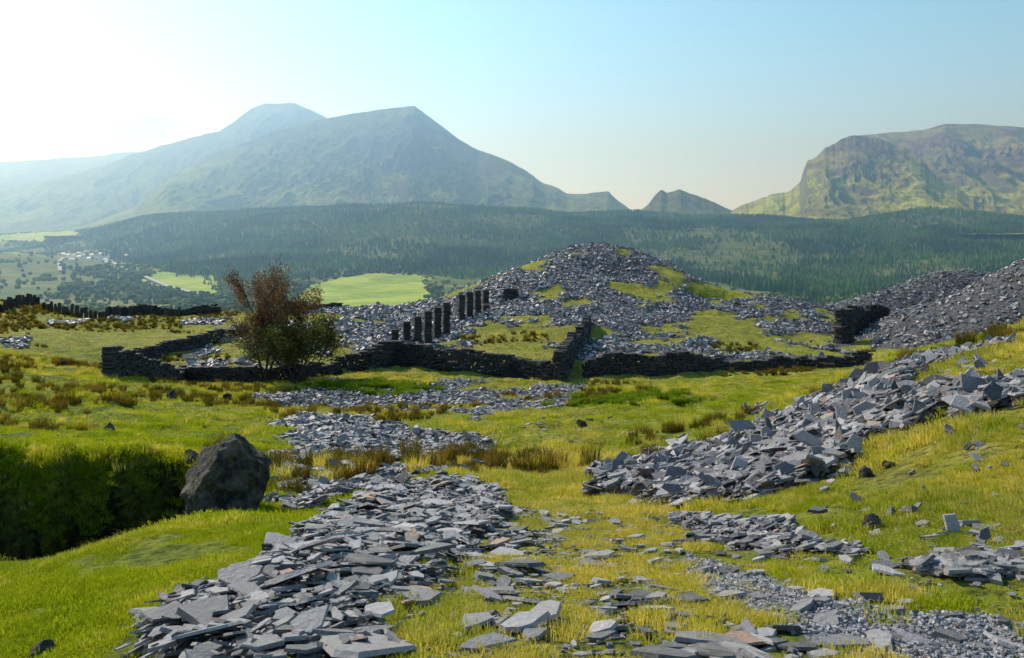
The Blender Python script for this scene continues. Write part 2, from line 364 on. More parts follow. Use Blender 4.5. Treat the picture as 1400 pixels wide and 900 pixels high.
# ---------------------------------------------------------------- walls, pillars, fence
def wall(name,rd,height,thick,seed=0,ragged=.18,path=None):
    P=path if path is not None else poly(rd)
    seg=np.r_[0,np.cumsum(np.hypot(*np.diff(P,axis=0).T))]; L=seg[-1]
    pos=[];yaw=[];sx=[];sy=[];hh=[]
    hz=0.0
    hh_=np.atleast_1d(height)
    gs=np.linspace(0,L+1,400); prof=np.interp(gs/L,np.linspace(0,1,len(hh_)),hh_)+ragged*2*fbm(gs*.45,gs*0+seed*3.3,3,seed)
    while hz<max(hh_)+.2:
        ch=R.uniform(.08,.16); s=R.uniform(-.3,0)
        while s<L:
            w=R.uniform(.22,.7); m=s+w/2; s+=w+.012
            if hz>np.interp(m,gs,prof): continue
            px=np.interp(m,seg,P[:,0]); py=np.interp(m,seg,P[:,1])
            qx=np.interp(m+.3,seg,P[:,0])-np.interp(m-.3,seg,P[:,0]); qy=np.interp(m+.3,seg,P[:,1])-np.interp(m-.3,seg,P[:,1])
            pos.append((px+R.normal(0,.025),py+R.normal(0,.025),hz+ch/2)); yaw.append(math.atan2(qy,qx)+R.normal(0,.05))
            sx.append(w*1.02); sy.append(thick*R.uniform(.85,1.1)*(1-.15*hz/max(hh_))); hh.append(ch*.93)
        hz+=ch
    pos=np.array(pos); pos[:,2]+=H(pos[:,0],pos[:,1])-.08
    K=len(pos)
    return slabs(name,pos,np.array(yaw),np.array(sx),np.array(sy),np.array(hh),R.normal(0,.03,K),R.normal(0,.03,K),4,.3,mat_wall,rect=True)
wall('dry_stone_wall',[(148,516),(200,520),(250,523),(345,525),(400,520),(460,512)],[1.5,1.1,1.0,.9],.7,1)
wall('dry_stone_wall',[(460,510),(500,505),(540,500),(600,506),(700,515),(770,521)],[1.2,1.8,1.5,1.3,1.2],.8,2)
wall('dry_stone_wall',[(800,517),(880,513),(1000,507),(1100,502),(1186,500)],[1.4,1.2,1.0,.9,1.1],.7,3,.25)
wall('dry_stone_wall',[(148,514),(175,500),(200,491),(270,476),(335,460)],[1.5,1.3,1.1,.9],.6,4)
wall('dry_stone_wall',[(762,520),(775,505),(785,485),(800,462),(803,445)],[1.8,1.7,1.3,.8],.8,5,.45)
wall('dry_stone_wall',[(150,434),(220,432),(300,430)],[1.0,1.0],.6,6)
wall('dry_stone_wall',[(398,428),(430,425),(466,423)],[1.1,.9],.6,7,.25)
wall('ruined_wall',[(1147,470),(1162,468)],[3.4,3.0],1.0,8,.3)
wall('ruined_wall',None,[3.2,2.2,1.6],.8,9,.4,path=np.array([(32.6,84.5),(36,90),(40,94)]))
for h,b,t_ in ((540,471,454),(556,469,444),(571,470,436),(585,472,429),(598,463,424),(610,459,417),(631,440,406),(642,436,402),(653,431,400),(664,427,399)):
    p=land(h,b); ht=(b-t_)/F*p[1]+.3; nst=max(3,int(ht/.17)); hs=R.dirichlet(np.ones(nst)*8)*ht
    zz=np.cumsum(hs)-hs/2; z0=float(H([p[0]],[p[1]])[0])-.1; K=nst
    pos=np.stack([p[0]+R.normal(0,.02,K),p[1]+R.normal(0,.02,K),z0+zz],-1)
    w=R.uniform(.9,1.02,K)*.68
    slabs('stone_pillar',pos,np.full(K,.3)+R.normal(0,.04,K),w,w*.95,hs*.98,R.normal(0,.015,K),R.normal(0,.015,K),4,.2,mat_wall,rect=True)
wall('ruined_hut',[(691,410),(704,409)],[1.2,1.1],1.2,12,.15)
def fence(rd,hs):
    P=poly(rd); seg=np.r_[0,np.cumsum(np.hypot(*np.diff(P,axis=0).T))]; s=np.arange(0,seg[-1],.52); s=s+R.normal(0,.05,len(s)); K=len(s)
    x=np.interp(s,seg,P[:,0]); y=np.interp(s,seg,P[:,1]); h=R.uniform(hs*.6,hs*1.1,K)
    pos=np.stack([x,y,H(x,y)+h*.4],-1)
    slabs('slate_fence',pos,R.normal(0,.15,K),R.uniform(.28,.45,K),np.full(K,.06),h,R.normal(0,.06,K),R.normal(0,.09,K),4,.3,mat_wall,rect=True)
fence([(-30,432),(0,428),(30,419),(55,414)],1.3); fence([(60,425),(100,432),(140,436),(165,434)],1.3); fence([(150,433),(300,428)],1.2)

# boulder
def boulder(name,cx,cy,sx,sy,sz,seed,nc=12,z0=None):
    import bmesh
    rs=np.random.default_rng(seed)
    bm=bmesh.new(); bmesh.ops.create_icosphere(bm,subdivisions=5,radius=1)
    V=np.array([v.co[:] for v in bm.verts]); Fc=np.array([[w.index for w in f.verts] for f in bm.faces]); bm.free()
    C=rs.normal(0,1,(nc,3)); C/=np.linalg.norm(C,axis=1)[:,None]; lim=rs.uniform(.6,.92,nc)
    dd=V@C.T; r=np.where(dd>.05,lim[None]/np.maximum(dd,.05),9).min(1); r=np.minimum(r,1.25)
    V=V*r[:,None]; V*=(1+.14*fbm(V[:,0]*2.5+seed,V[:,1]*3+V[:,2]*4,5,seed)+.07*np.round(fbm(V[:,2]*5+V[:,0],V[:,0]*1.6,2,3)*3)/3)[:,None]
    V=V*np.array([sx,sy,sz]); z0=float(H([cx],[cy])[0])+sz*.5 if z0 is None else z0; V+=np.array([cx,cy,z0])
    return mesh_obj(name,V,faces=Fc,mat=mat_bould)
n=NT('lichened_rock'); c=n.mix(n.ramp(n.noise(3,6,.7),.4,.65),(.04,.035,.03),(.26,.22,.17)); c=n.mix(n.ramp(n.noise(9,4),.54,.64),c,(.13,.14,.03))
mat_bould=n.fin(n.bsdf(c,.9,.2,n.bump(n.noise(5,8,.75),1,.25)))
bx,by,bz=S(305,672,14.2); boulder('boulder',bx,by,.80,.7,.95,3,z0=bz)
p=land(258,640); boulder('boulder',p[0],p[1],.18,.16,.2,5)
for h,v,s in ((1185,652,.10),(1190,722,.09),(795,585,.22),(1215,640,.07),(60,900,.10),(235,545,.25),(85,500,.25),(310,545,.2),(150,590,.15)):
    p=land(h,v); boulder('rock',p[0],p[1],s,s*.7,s*.9,int(h))

# ---------------------------------------------------------------- vegetation
def leafy(name,col1,col2,trans=.45,sc=.35):
    n=NT(name); oi=n.n('ShaderNodeObjectInfo')
    c=n.mix(oi.outputs['Random'],col1,col2)
    c=n.mix(n.ramp(n.noise(sc,3),.4,.6),c,n.mix(1.0,c,(.7,.8,.8),'MULTIPLY'))
    d=n.n('ShaderNodeBsdfDiffuse'); n.put(d.inputs[0],c)
    tr=n.n('ShaderNodeBsdfTranslucent'); n.put(tr.inputs[0],n.mix(1.0,c,(1.25,1.15,.5),'MULTIPLY'))
    m=n.n('ShaderNodeMixShader'); m.inputs[0].default_value=trans; n.l(d.outputs[0],m.inputs[1]); n.l(tr.outputs[0],m.inputs[2])
    return n.fin(m.outputs[0])
m_green=leafy('grass_green',(.24,.31,.012),(.48,.50,.03)); m_straw=leafy('grass_straw',(.45,.39,.06),(.82,.66,.20))
m_rush=leafy('rush',(.06,.06,.012),(.22,.15,.04)); m_lush=leafy('herb',(.14,.21,.015),(.25,.33,.03))
def tuft(name,N,rad,hmin,hmax,w,lean,mat,coll):
    a=R.uniform(0,6.28,N); r=rad*np.sqrt(R.random(N)); x=r*np.cos(a); y=r*np.sin(a); h=R.uniform(hmin,hmax,N)
    la=a+R.normal(0,.9,N); ln=lean*R.uniform(.2,1,N)*h; ya=R.uniform(0,6.28,N); wx=np.cos(ya)*w/2; wy=np.sin(ya)*w/2
    b1=np.stack([x-wx,y-wy,0*x-.01],-1); b2=np.stack([x+wx,y+wy,0*x-.01],-1)
    mx=x+np.cos(la)*ln*.35; my=y+np.sin(la)*ln*.35
    m1=np.stack([mx-wx*.7,my-wy*.7,h*.6],-1); m2=np.stack([mx+wx*.7,my+wy*.7,h*.6],-1)
    tp=np.stack([x+np.cos(la)*ln,y+np.sin(la)*ln,h*(1-.25*lean)],-1)
    V=np.stack([b1,b2,m2,m1,tp],1).reshape(-1,3); b=np.arange(N)[:,None]*5
    loops=(b+np.array([0,1,2,3,3,2,4])[None]).ravel(); tot=np.tile([4,3],N); st=np.r_[0,np.cumsum(tot)[:-1]]
    o=mesh_obj(name,V,loops=loops,starts=st,totals=tot,mat=mat)
    scene.collection.objects.unlink(o); coll.objects.link(o); return o
def instancer(name,coll,pos,rot,scl,idx):
    o=mesh_obj(name,pos); me=o.data
    a=me.attributes.new('rot','FLOAT_VECTOR','POINT'); a.data.foreach_set('vector',np.asarray(rot,np.float32).ravel())
    a=me.attributes.new('scl','FLOAT_VECTOR','POINT'); a.data.foreach_set('vector',np.asarray(scl,np.float32).ravel())
    a=me.attributes.new('idx','INT','POINT'); a.data.foreach_set('value',np.asarray(idx,np.int32))
    g=bpy.data.node_groups.new(name,'GeometryNodeTree'); g.interface.new_socket('Geometry',in_out='INPUT',socket_type='NodeSocketGeometry'); g.interface.new_socket('Geometry',in_out='OUTPUT',socket_type='NodeSocketGeometry')
    N=g.nodes; L=g.links; i=N.new('NodeGroupInput'); u=N.new('NodeGroupOutput'); p=N.new('GeometryNodeInstanceOnPoints'); c=N.new('GeometryNodeCollectionInfo')
    c.inputs['Collection'].default_value=coll; c.inputs['Separate Children'].default_value=True; c.inputs['Reset Children'].default_value=True
    L.new(i.outputs[0],p.inputs['Points']); L.new(c.outputs[0],p.inputs['Instance']); p.inputs['Pick Instance'].default_value=True
    for nm,ty,sk in (('rot','FLOAT_VECTOR','Rotation'),('scl','FLOAT_VECTOR','Scale'),('idx','INT','Instance Index')):
        q=N.new('GeometryNodeInputNamedAttribute'); q.data_type=ty; q.inputs['Name'].default_value=nm; L.new([s for s in q.outputs if s.enabled and s.name=='Attribute'][0],p.inputs[sk])
    L.new(p.outputs[0],u.inputs[0]); md=o.modifiers.new('scatter','NODES'); md.node_group=g; return o
def newcoll(n): return bpy.data.collections.new(n)
cg=newcoll('grass_tufts')
for i in range(3): tuft('a%d_green_tuft'%i,90,.13,.015,.048,.005,.9,m_green,cg)
for i in range(2): tuft('b%d_straw_tuft'%i,70,.12,.02,.085,.004,1.1,m_straw,cg)
def scat_grass(name,K,d0,d1,s0,s1,hw=.62,cull=-.1):
    d=np.sqrt(R.uniform(d0**2,d1**2,K)); b=R.uniform(-hw,hw,K); x=b*(d+1); y=d
    m=~slate_mask(x,y)&~gravel_mask(x,y); keep=R.random(K)<.03; m|=keep&(y<30)
    m&=~np.isin(cell(x,y),occ)
    m&=fbm(x*1.5,y*1.5,3,91)>cull
    s,f=bank(x,y); m&=~((f>.2)&(s>-.6)&(s<4.2)&(R.random(K)<.94))
    x=x[m];y=y[m]; K=len(x); zz=H(x,y); dr=dryf(x,y)
    idx=np.where(R.random(K)<dr*1.0,R.integers(3,5,K),R.integers(0,3,K)); s=R.uniform(s0,s1,K)
    hgt=s*(.45+1.4*np.clip(fbm(x*.8,y*.8,3,70)+.12,0,1))
    return instancer(name,cg,np.stack([x,y,zz],-1),np.stack([R.normal(0,.1,K),R.normal(0,.1,K),R.uniform(0,6.28,K)],-1),np.stack([s,s,hgt],-1),idx)
scat_grass('grass',38000,1.5,11,.6,1.25,cull=-.08)
scat_grass('grass',34000,11,26,1.1,2.2,cull=-.12)
scat_grass('grass',18000,26,60,1.8,3.4,hw=.6,cull=-.1)
cr=newcoll('rush_tufts')
for i in range(3): tuft('rush_%d'%i,150,.22,.25,.65,.014,.55,m_rush,cr)
tuft('straw_%d'%i,150,.2,.2,.5,.012,.6,m_straw,cr); tuft('zherb',260,.25,.1,.45,.03,.8,m_lush,cr)
K=20000; d=np.sqrt(R.uniform(18**2,100**2,K)); b=R.uniform(-.62,.62,K); x=b*d; y=d
dn=fbm(x*.16,y*.24,4,88)+.20*np.exp(-((y-44)/9)**2)*(x<8)+.16*(x<-15)
m=(dn>.24)&~slate_mask(x,y)&~((y>78)&(x>-30)); x=x[m];y=y[m];K=len(x); s=R.uniform(.25,.85,K)
instancer('rushes',cr,np.stack([x,y,H(x,y)],-1),np.stack([0*x,0*x,R.uniform(0,6.28,K)],-1),np.stack([s,s,s],-1),R.choice([0,1,2,3],K,p=[.3,.3,.28,.12]))
K=420; x=R.normal(0,1,K);y=R.normal(0,1,K); c=[land(510,530),land(860,545),land(480,640),land(735,640)]; w=R.choice(4,K,p=[.4,.35,.15,.1])
cc=np.array(c)[w]; x=cc[:,0]+x*1.8; y=cc[:,1]+y*1.3; s=R.uniform(.5,1.2,K)
instancer('nettles',cr,np.stack([x,y,H(x,y)],-1),np.stack([0*x,0*x,R.uniform(0,6.28,K)],-1),np.stack([s,s,s],-1),np.where(w<2,4,R.integers(0,4,K)))
K=1300; x=R.uniform(-12,-4.4,K); s_,f_=bank(x,x*0); y=s_+R.normal(1.0,.25,K); s=R.uniform(.9,2.0,K)
instancer('bank_grass',cg,np.stack([x,y,H(x,y)],-1),np.stack([R.normal(.5,.25,K),R.normal(0,.2,K),R.uniform(0,6.28,K)],-1),np.stack([s,s,s*1.6],-1),R.integers(0,4,K))

# tree & bush
n=NT('bark'); m_bark=n.fin(n.bsdf(n.mix(n.noise(8,4),(.04,.03,.025),(.11,.09,.07)),.9,.1,n.bump(n.noise(20,4),.6,.05)))
def leafmat(name,a,b,c_):
    n=NT(name); tn=n.attr('tone'); c=n.mix(n.ramp(tn,0,.6),a,b); c=n.mix(n.ramp(tn,.7,1),c,c_)
    d=n.n('ShaderNodeBsdfDiffuse'); n.put(d.inputs[0],c); tr=n.n('ShaderNodeBsdfTranslucent'); n.put(tr.inputs[0],c)
    m=n.n('ShaderNodeMixShader'); m.inputs[0].default_value=.4; n.l(d.outputs[0],m.inputs[1]); n.l(tr.outputs[0],m.inputs[2]); return n.fin(m.outputs[0])
lm1=leafmat('rowan_leaves',(.07,.045,.02),(.19,.11,.05),(.32,.18,.08)); lm2=leafmat('bush_leaves',(.05,.06,.015),(.15,.15,.04),(.32,.30,.08))
def tree(name,base,height,spread,stems,lm,leafn,lsz,seed,low=.2,droop=0.0,wide=1.0,gap=-.28):
    rr=random.Random(seed); TV=[];TF=[]; tips=[]
    root=bpy.data.objects.new(name,None); scene.collection.objects.link(root); root.location=base
    def tube(p0,p1,r0,r1):
        d=(p1-p0).normalized(); u=d.orthogonal().normalized(); v=d.cross(u); b=len(TV)
        for p,r in ((p0,r0),(p1,r1)):
            for k in range(6):
                a=k/6*6.283; TV.append(tuple(p+u*math.cos(a)*r+v*math.sin(a)*r))
        for k in range(6): TF.append((b+k,b+(k+1)%6,b+6+(k+1)%6,b+6+k))
    def grow(p,d,l,r,lev):
        seg=4
        for i in range(seg):
            d=(d+Vector((rr.gauss(0,.14),rr.gauss(0,.14),rr.gauss(.05,.08)-droop*.1))).normalized(); q=p+d*l/seg
            r1=r*.82; tube(p,q,r,r1); p=q; r=r1
            if lev>0:
                for _ in range(2 if lev<3 else 1+(rr.random()<.6)):
                    if i==0 and lev==3: continue
                    a=rr.uniform(0,6.283); side=Vector((math.cos(a),math.sin(a),rr.uniform(.1,.8))); grow(p,(d*.55+side*.8).normalized(),l*rr.uniform(.42,.68),r*.6,lev-1)
            if lev<=1: tips.append(p.copy())
        tips.append(p.copy())
    for s_ in range(stems):
        a=s_/stems*6.283+rr.random(); sp=spread if stems>1 else .05
        grow(Vector((math.cos(a)*.15,math.sin(a)*.15,-.1)),Vector((math.cos(a)*sp,math.sin(a)*sp,1)).normalized(),height*rr.uniform(.55,.68),.1*height/6,3)
    o=mesh_obj('trunk_and_branches',TV,faces=TF,mat=m_bark); o.parent=root
    T=np.array([t_[:] for t_ in tips])
    T=T[T[:,2]>height*low]; keep=fbm(T[:,0]*1.3,T[:,1]*1.3+T[:,2]*1.1,2,seed)>gap; T=T[keep]
    c=T[R.integers(0,len(T),leafn)]+R.normal(0,.17,(leafn,3)); tn=np.clip(.5+.35*fbm(c[:,0]*1.5,c[:,2]*1.5+c[:,1],3,seed)*2+R.normal(0,.18,leafn),0,1)
    s=lsz*R.uniform(.6,1.3,leafn); u=R.normal(0,1,(leafn,3)); u/=np.linalg.norm(u,axis=1)[:,None]; w=np.cross(u,R.normal(0,1,(leafn,3))); w/=np.linalg.norm(w,axis=1)[:,None]
    V=np.stack([c-u*s[:,None],c+w*s[:,None]*.5,c+u*s[:,None],c-w*s[:,None]*.5],1).reshape(-1,3)
    k=height/max(np.percentile(V[:,2],99.7),.1)
    l=mesh_obj('foliage',V,faces=np.arange(leafn*4).reshape(-1,4),mat=lm,attrs=dict(tone=np.repeat(tn,4))); l.parent=root
    root.scale=(k*wide,k*wide,k); return root
p=land(372,524); z0=float(H([p[0]],[p[1]])[0]); tree('rowan_tree',(p[0]-.6,p[1]+.5,z0),160/F*p[1],.34,3,lm1,15000,.08,4,.30,wide=.95,gap=-.14)
tree('hawthorn_bush',(p[0]+1.7,p[1]-.3,z0),98/F*p[1],.8,6,lm2,17000,.08,9,.03,.4,wide=1.05,gap=-.18)

# ---------------------------------------------------------------- distant land
def hill_mat(name,grass,heath,rock,sc,steep=(.6,.85),zg=(150,500)):
    n=NT(name); a=n.ramp(n.noise(sc,6,.65),.42,.58); b=n.ramp(n.noise(sc*4,7,.72),.42,.62)
    ps=n.n('ShaderNodeSeparateXYZ'); n.l(n.pos.outputs['Position'],ps.inputs[0])
    hi=n.ramp(ps.outputs[2],zg[0],zg[1]); a=n.math('ADD',n.math('MULTIPLY',a,.5),n.math('MULTIPLY',hi,.6)); a=n.math('MINIMUM',a,1.0)
    c=n.mix(a,grass,heath); c=n.mix(n.math('MULTIPLY',b,.65),c,n.mix(1.0,c,(.40,.45,.45),'MULTIPLY'))
    sx=n.n('ShaderNodeSeparateXYZ'); n.l(n.pos.outputs['Normal'],sx.inputs[0]); st=n.ramp(sx.outputs[2],steep[1],steep[0]); 
    c=n.mix(n.math('MULTIPLY',st,.8),c,rock)
    return n.fin(n.bsdf(c,.95,.1,n.bump(n.noise(sc*5,9,.72),1.0,30)))
fields=[poly(q,HF,900,6000) for q in ([(185,385),(215,372),(290,370),(306,392),(300,406),(250,402)],[(398,412),(420,390),(500,374),(585,378),(592,412),(560,425),(450,425)],
   [(-20,330),(0,322),(108,314),(112,322),(60,332)],[(640,392),(690,372),(712,374),(700,388)],[(1120,432),(1140,415),(1170,418),(1170,436)],[(10,345),(60,341),(60,346),(20,350)])]
village=poly([(75,345),(160,343),(165,358),(120,364),(80,360)],HF,900,6000)
forest=poly([(105,330),(150,350),(215,365),(300,398),(400,388),(500,372),(600,380),(640,380),(720,372),(860,365),(960,385),(1020,400),(1110,415),(1220,400),(1400,385),(1700,380,1700),(1700,290,3500),(1400,322,3400),(1290,291,3350),(1130,304,3550),(1050,299,3700),(850,291,3800),(600,283,3750),(300,290,3750),(105,317,3800)],HF,900,4000)
NR2,NC2=620,760
t=np.linspace(-.95,.95,NC2); yy=np.geomspace(185,15000,NR2); X=t[None]*(yy[:,None]+60); Y=np.repeat(yy[:,None],NC2,1); x=X.ravel();y=Y.ravel()
fm=np.zeros(len(x))
for q in fields: fm=np.maximum(fm,winside(q,x,y,12).astype(float))
n=NT('valley_pasture'); a=n.ramp(n.noise(.006,6,.65),.42,.6); b=n.ramp(n.noise(.03,6,.7),.4,.65); c2=n.ramp(n.noise(.008,4,.6),.4,.6)
c=n.mix(a,(.09,.14,.025),(.22,.21,.05)); c=n.mix(n.math('MULTIPLY',b,.6),c,(.05,.07,.02)); c=n.mix(n.attr('field'),c,n.mix(c2,n.mix(b,(.20,.30,.03),(.30,.40,.04)),n.mix(b,(.36,.44,.045),(.46,.50,.08))))
c=n.mix(n.attr('wood'),c,n.mix(b,(.05,.09,.02),(.17,.17,.05)))
mesh_obj('valley',np.stack([x,y,HF(x,y)],-1),faces=gridfaces(NR2,NC2),mat=n.fin(n.bsdf(c,.95,.1)),smooth=True,attrs=dict(field=fm,wood=winside(forest,x,y,25).astype(float)*(1-fm)))
def mountain(name,ridge,front,back,zb,mat,seed,amp,fs=1.0,pw=1.25,rough=.01):
    rg=np.array([S(*r) for r in ridge]); hb=np.array([(r[0]-700)/F for r in ridge])
    NCm=760; tb=np.linspace(hb[0],hb[-1],NCm); zr=np.interp(tb,hb,rg[:,2]); dr=np.interp(tb,hb,rg[:,1])
    q=np.r_[-np.linspace(1,0,300)**1.15, np.linspace(0,1,101)[1:]]; NRm=len(q)
    D=dr[None,:]+np.where(q[:,None]<0,q[:,None]*front,q[:,None]*back); Xm=tb[None,:]*D; a=np.abs(q)[:,None]
    zr=zr+rough*(rg[:,2].max()-zb)*fbm(tb*60,tb*0+seed,5,seed)*1.2
    Z=zb+(zr[None,:]-zb)*(1-a)**pw
    xs=Xm.ravel();ys=D.ravel()
    wx=xs+180*fbm(xs/600,ys/600,3,seed+9)
    nz=(ridged(wx/(700*fs)+ys/3500,ys/(2000*fs),6,seed)-.62)+.5*(ridged(wx/(230*fs),ys/(420*fs),5,seed+4)-.6)
    w=(np.minimum(a*3.0,1)*(1-a)**.5)
    Z=Z+amp*w*nz.reshape(NRm,NCm)*(zr[None,:]-zb)/(zr.max()-zb)
    return mesh_obj(name,np.stack([xs,ys,Z.ravel()],-1),faces=gridfaces(NRm,NCm),mat=mat,smooth=True)
mm1=hill_mat('mountain_slope',(.24,.29,.05),(.045,.055,.06),(.03,.036,.048),.0022,zg=(300,650))
mm2=hill_mat('mountain_heath',(.50,.54,.06),(.24,.16,.10),(.13,.12,.11),.003,zg=(250,430))
mountain('mountain',[(-500,260,9500),(-200,232,9500),(0,222,9500),(100,216,9500),(180,208,9500),(300,215,9500),(420,280,9500)],2500,2500,-50,mm1,3,420)
mountain('mountain',[(-400,290,7200),(-150,272,7200),(0,258,7200),(100,240,7200),(180,212,7200),(240,194,7200),(300,180,7200),(320,165,7200),(345,148,7200),(365,142,7200),(385,141,7200),(405,143,7200),(425,151,7200),(445,160,7200),(520,200,7200),(620,270,7200),(700,320,7200)],2400,2400,-50,mm1,5,480)
mountain('mountain',[(60,330,5200),(180,285,5300),(230,240,5400),(300,208,5500),(370,182,5600),(440,163,5700),(490,155,5700),(540,148,5700),(566,145,5700),(578,152,5700),(600,170,5650),(630,192,5600),(650,203,5600),(700,222,5500),(740,248,5400),(775,264,5300),(800,266,5300),(832,262,5300),(848,276,5250),(866,292,5200),(900,320,5200)],1900,1800,20,mm1,8,480,rough=.010)
mountain('craggy_hill',[(850,312,4300),(870,292,4300),(888,277,4300),(898,266,4300),(905,260,4300),(912,263,4300),(928,259,4300),(945,266,4300),(975,277,4300),(1020,297,4300),(1060,318,4300)],500,500,60,hill_mat('crag_slope',(.24,.28,.04),(.16,.13,.05),(.06,.055,.045),.006,zg=(130,260)),12,60,.35,rough=.05)
mountain('mountain',[(1100,280,5600),(1150,200,5600),(1165,186,5600),(1210,182,5600),(1262,178,5600),(1290,170,5600),(1330,169,5600),(1400,174,5600),(1600,168,5600),(1900,200,5600)],2000,1800,20,mm2,15,300,rough=.006)
mountain('mountain',[(960,315,4300),(1005,287,4300),(1040,270,4300),(1080,262,4300),(1094,250,4300),(1099,232,4300),(1104,219,4300),(1118,213,4300),(1128,203,4330),(1150,192,4380),(1165,187,4400),(1195,190,4400),(1225,198,4380),(1245,206,4330),(1262,222,4200),(1290,248,4050),(1340,275,3900),(1400,300,3800),(1600,350,3800)],1350,1200,20,mm2,27,210,.6,pw=1.5,rough=.03)

# pine forest
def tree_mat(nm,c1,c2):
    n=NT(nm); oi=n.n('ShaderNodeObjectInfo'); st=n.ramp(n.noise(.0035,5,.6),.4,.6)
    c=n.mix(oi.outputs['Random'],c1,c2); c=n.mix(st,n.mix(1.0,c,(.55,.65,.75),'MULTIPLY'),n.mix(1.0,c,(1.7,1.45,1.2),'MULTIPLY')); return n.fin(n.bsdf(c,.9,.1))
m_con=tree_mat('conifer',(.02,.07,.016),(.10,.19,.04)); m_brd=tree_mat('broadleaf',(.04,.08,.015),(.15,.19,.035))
cf=newcoll('conifers')
def conifer(nm):
    V=[];Fc=[]
    for k,(z0,z1,r) in enumerate(((.08,.5,.20),(.3,.75,.15),(.55,1.0,.10))):
        b=len(V)
        for i in range(6):
            a=i/6*6.283+k; V.append((math.cos(a)*r*random.uniform(.75,1.2),math.sin(a)*r*random.uniform(.75,1.2),z0))
        V.append((0,0,z1))
        for i in range(6): Fc.append((b+i,b+(i+1)%6,b+6))
    o=mesh_obj(nm,V,faces=Fc,mat=m_con); scene.collection.objects.unlink(o); cf.objects.link(o)
for i in range(3): conifer('conifer_%d'%i)
K=100000; d=np.sqrt(R.uniform(1450**2,3750**2,K)); x=R.uniform(-.52,.72,K)*d; y=d
op=inside(poly([(850,312),(1000,312),(1080,335),(1060,385),(960,375),(870,355)],HF,900,4000),x,y)
dens=fbm(x*.006,y*.006,4,7); line=np.abs(fbm(x*.0016,y*.0030,2,61))
m=winside(forest,x,y,25)&((fbm(x*.003,y*.003,4,5)<.34)|(R.random(K)<.3))&(~op|(dens>.05)|(R.random(K)<.25))&(line>.012)
x=x[m];y=y[m];K=len(x); s=R.uniform(8,16,K)*(.75+.6*vnoise(x*.008,y*.008,3))
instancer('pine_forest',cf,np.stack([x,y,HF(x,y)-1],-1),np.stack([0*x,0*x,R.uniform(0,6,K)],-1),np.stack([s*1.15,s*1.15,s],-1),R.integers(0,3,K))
cb=newcoll('broadleaves')
def crown(nm):
    import bmesh
    bm=bmesh.new(); bmesh.ops.create_icosphere(bm,subdivisions=2,radius=.5)
    V=np.array([v.co[:] for v in bm.verts])*R.uniform(.75,1.25,(len(bm.verts),1)); V[:,2]+=.4; Fc=np.array([[w.index for w in f.verts] for f in bm.faces]); bm.free()
    o=mesh_obj(nm,V,faces=Fc,mat=m_brd); scene.collection.objects.unlink(o); cb.objects.link(o)
for i in range(3): crown('crown_%d'%i)
K=36000; d=np.sqrt(R.uniform(1150**2,3600**2,K)); x=R.uniform(-.75,.6,K)*d; y=d
infield=np.zeros(K,bool)
for q in fields: infield|=winside(q,x,y,12)
vil=inside(village,x,y)&(R.random(K)<.8)
m=~infield&~vil&~inside(forest,x,y)&((fbm(x*.005,y*.005,4,35)>.05)|(R.random(K)<.06)); x=x[m];y=y[m];K=len(x); s=R.uniform(6,12,K)
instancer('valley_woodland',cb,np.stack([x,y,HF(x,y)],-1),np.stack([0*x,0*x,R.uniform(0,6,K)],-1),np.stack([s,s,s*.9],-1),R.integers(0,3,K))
# hedgerow trees round and across the pastures
hx=[];hy=[]
for q in fields[:4]:
    qq=np.vstack([q,q[:1]])
    for i in range(len(q)):
        L_=np.hypot(*(qq[i+1]-qq[i])); k=int(L_/11)
        tt=R.random(k); hx.append(qq[i,0]+(qq[i+1,0]-qq[i,0])*tt+R.normal(0,5,k)); hy.append(qq[i,1]+(qq[i+1,1]-qq[i,1])*tt+R.normal(0,5,k))
hx=np.concatenate(hx);hy=np.concatenate(hy);K=len(hx);s=R.uniform(4,10,K)
instancer('hedgerow',cb,np.stack([hx,hy,HF(hx,hy)],-1),np.stack([0*hx,0*hx,R.uniform(0,6,K)],-1),np.stack([s,s,s*.8],-1),R.integers(0,3,K))
def ribbon(name,rd,w,mat,fn,lift):
    P=poly(rd,fn,900,6000); seg=np.r_[0,np.cumsum(np.hypot(*np.diff(P,axis=0).T))]; s=np.linspace(0,seg[-1],120); x=np.interp(s,seg,P[:,0]); y=np.interp(s,seg,P[:,1])
    k=np.ones(9)/9; x[4:-4]=np.convolve(x,k,'valid'); y[4:-4]=np.convolve(y,k,'valid')
    tx=np.gradient(x);ty=np.gradient(y);l=np.hypot(tx,ty); nx=-ty/l*w/2; ny=tx/l*w/2
    V=np.concatenate([np.stack([x+nx,y+ny,fn(x,y)+lift],-1),np.stack([x-nx,y-ny,fn(x,y)+lift],-1)]); i=np.arange(119)
    mesh_obj(name,V,faces=np.stack([i,i+1,i+121,i+120],-1),mat=mat)
n=NT('road_surface'); m_road=n.fin(n.bsdf((.42,.41,.38),.9,.2))
ribbon('road',[(150,348),(143,357),(165,366),(200,381),(225,392),(262,402),(310,408)],12,m_road,HF,4.0)
ribbon('lane',[(105,348),(80,360),(82,372)],9,m_road,HF,4.0)
n=NT('whitewash'); m_w=n.fin(n.bsdf((.85,.83,.8),.8,.2)); n=NT('roof_slate'); m_r=n.fin(n.bsdf((.14,.14,.16),.5,.5))
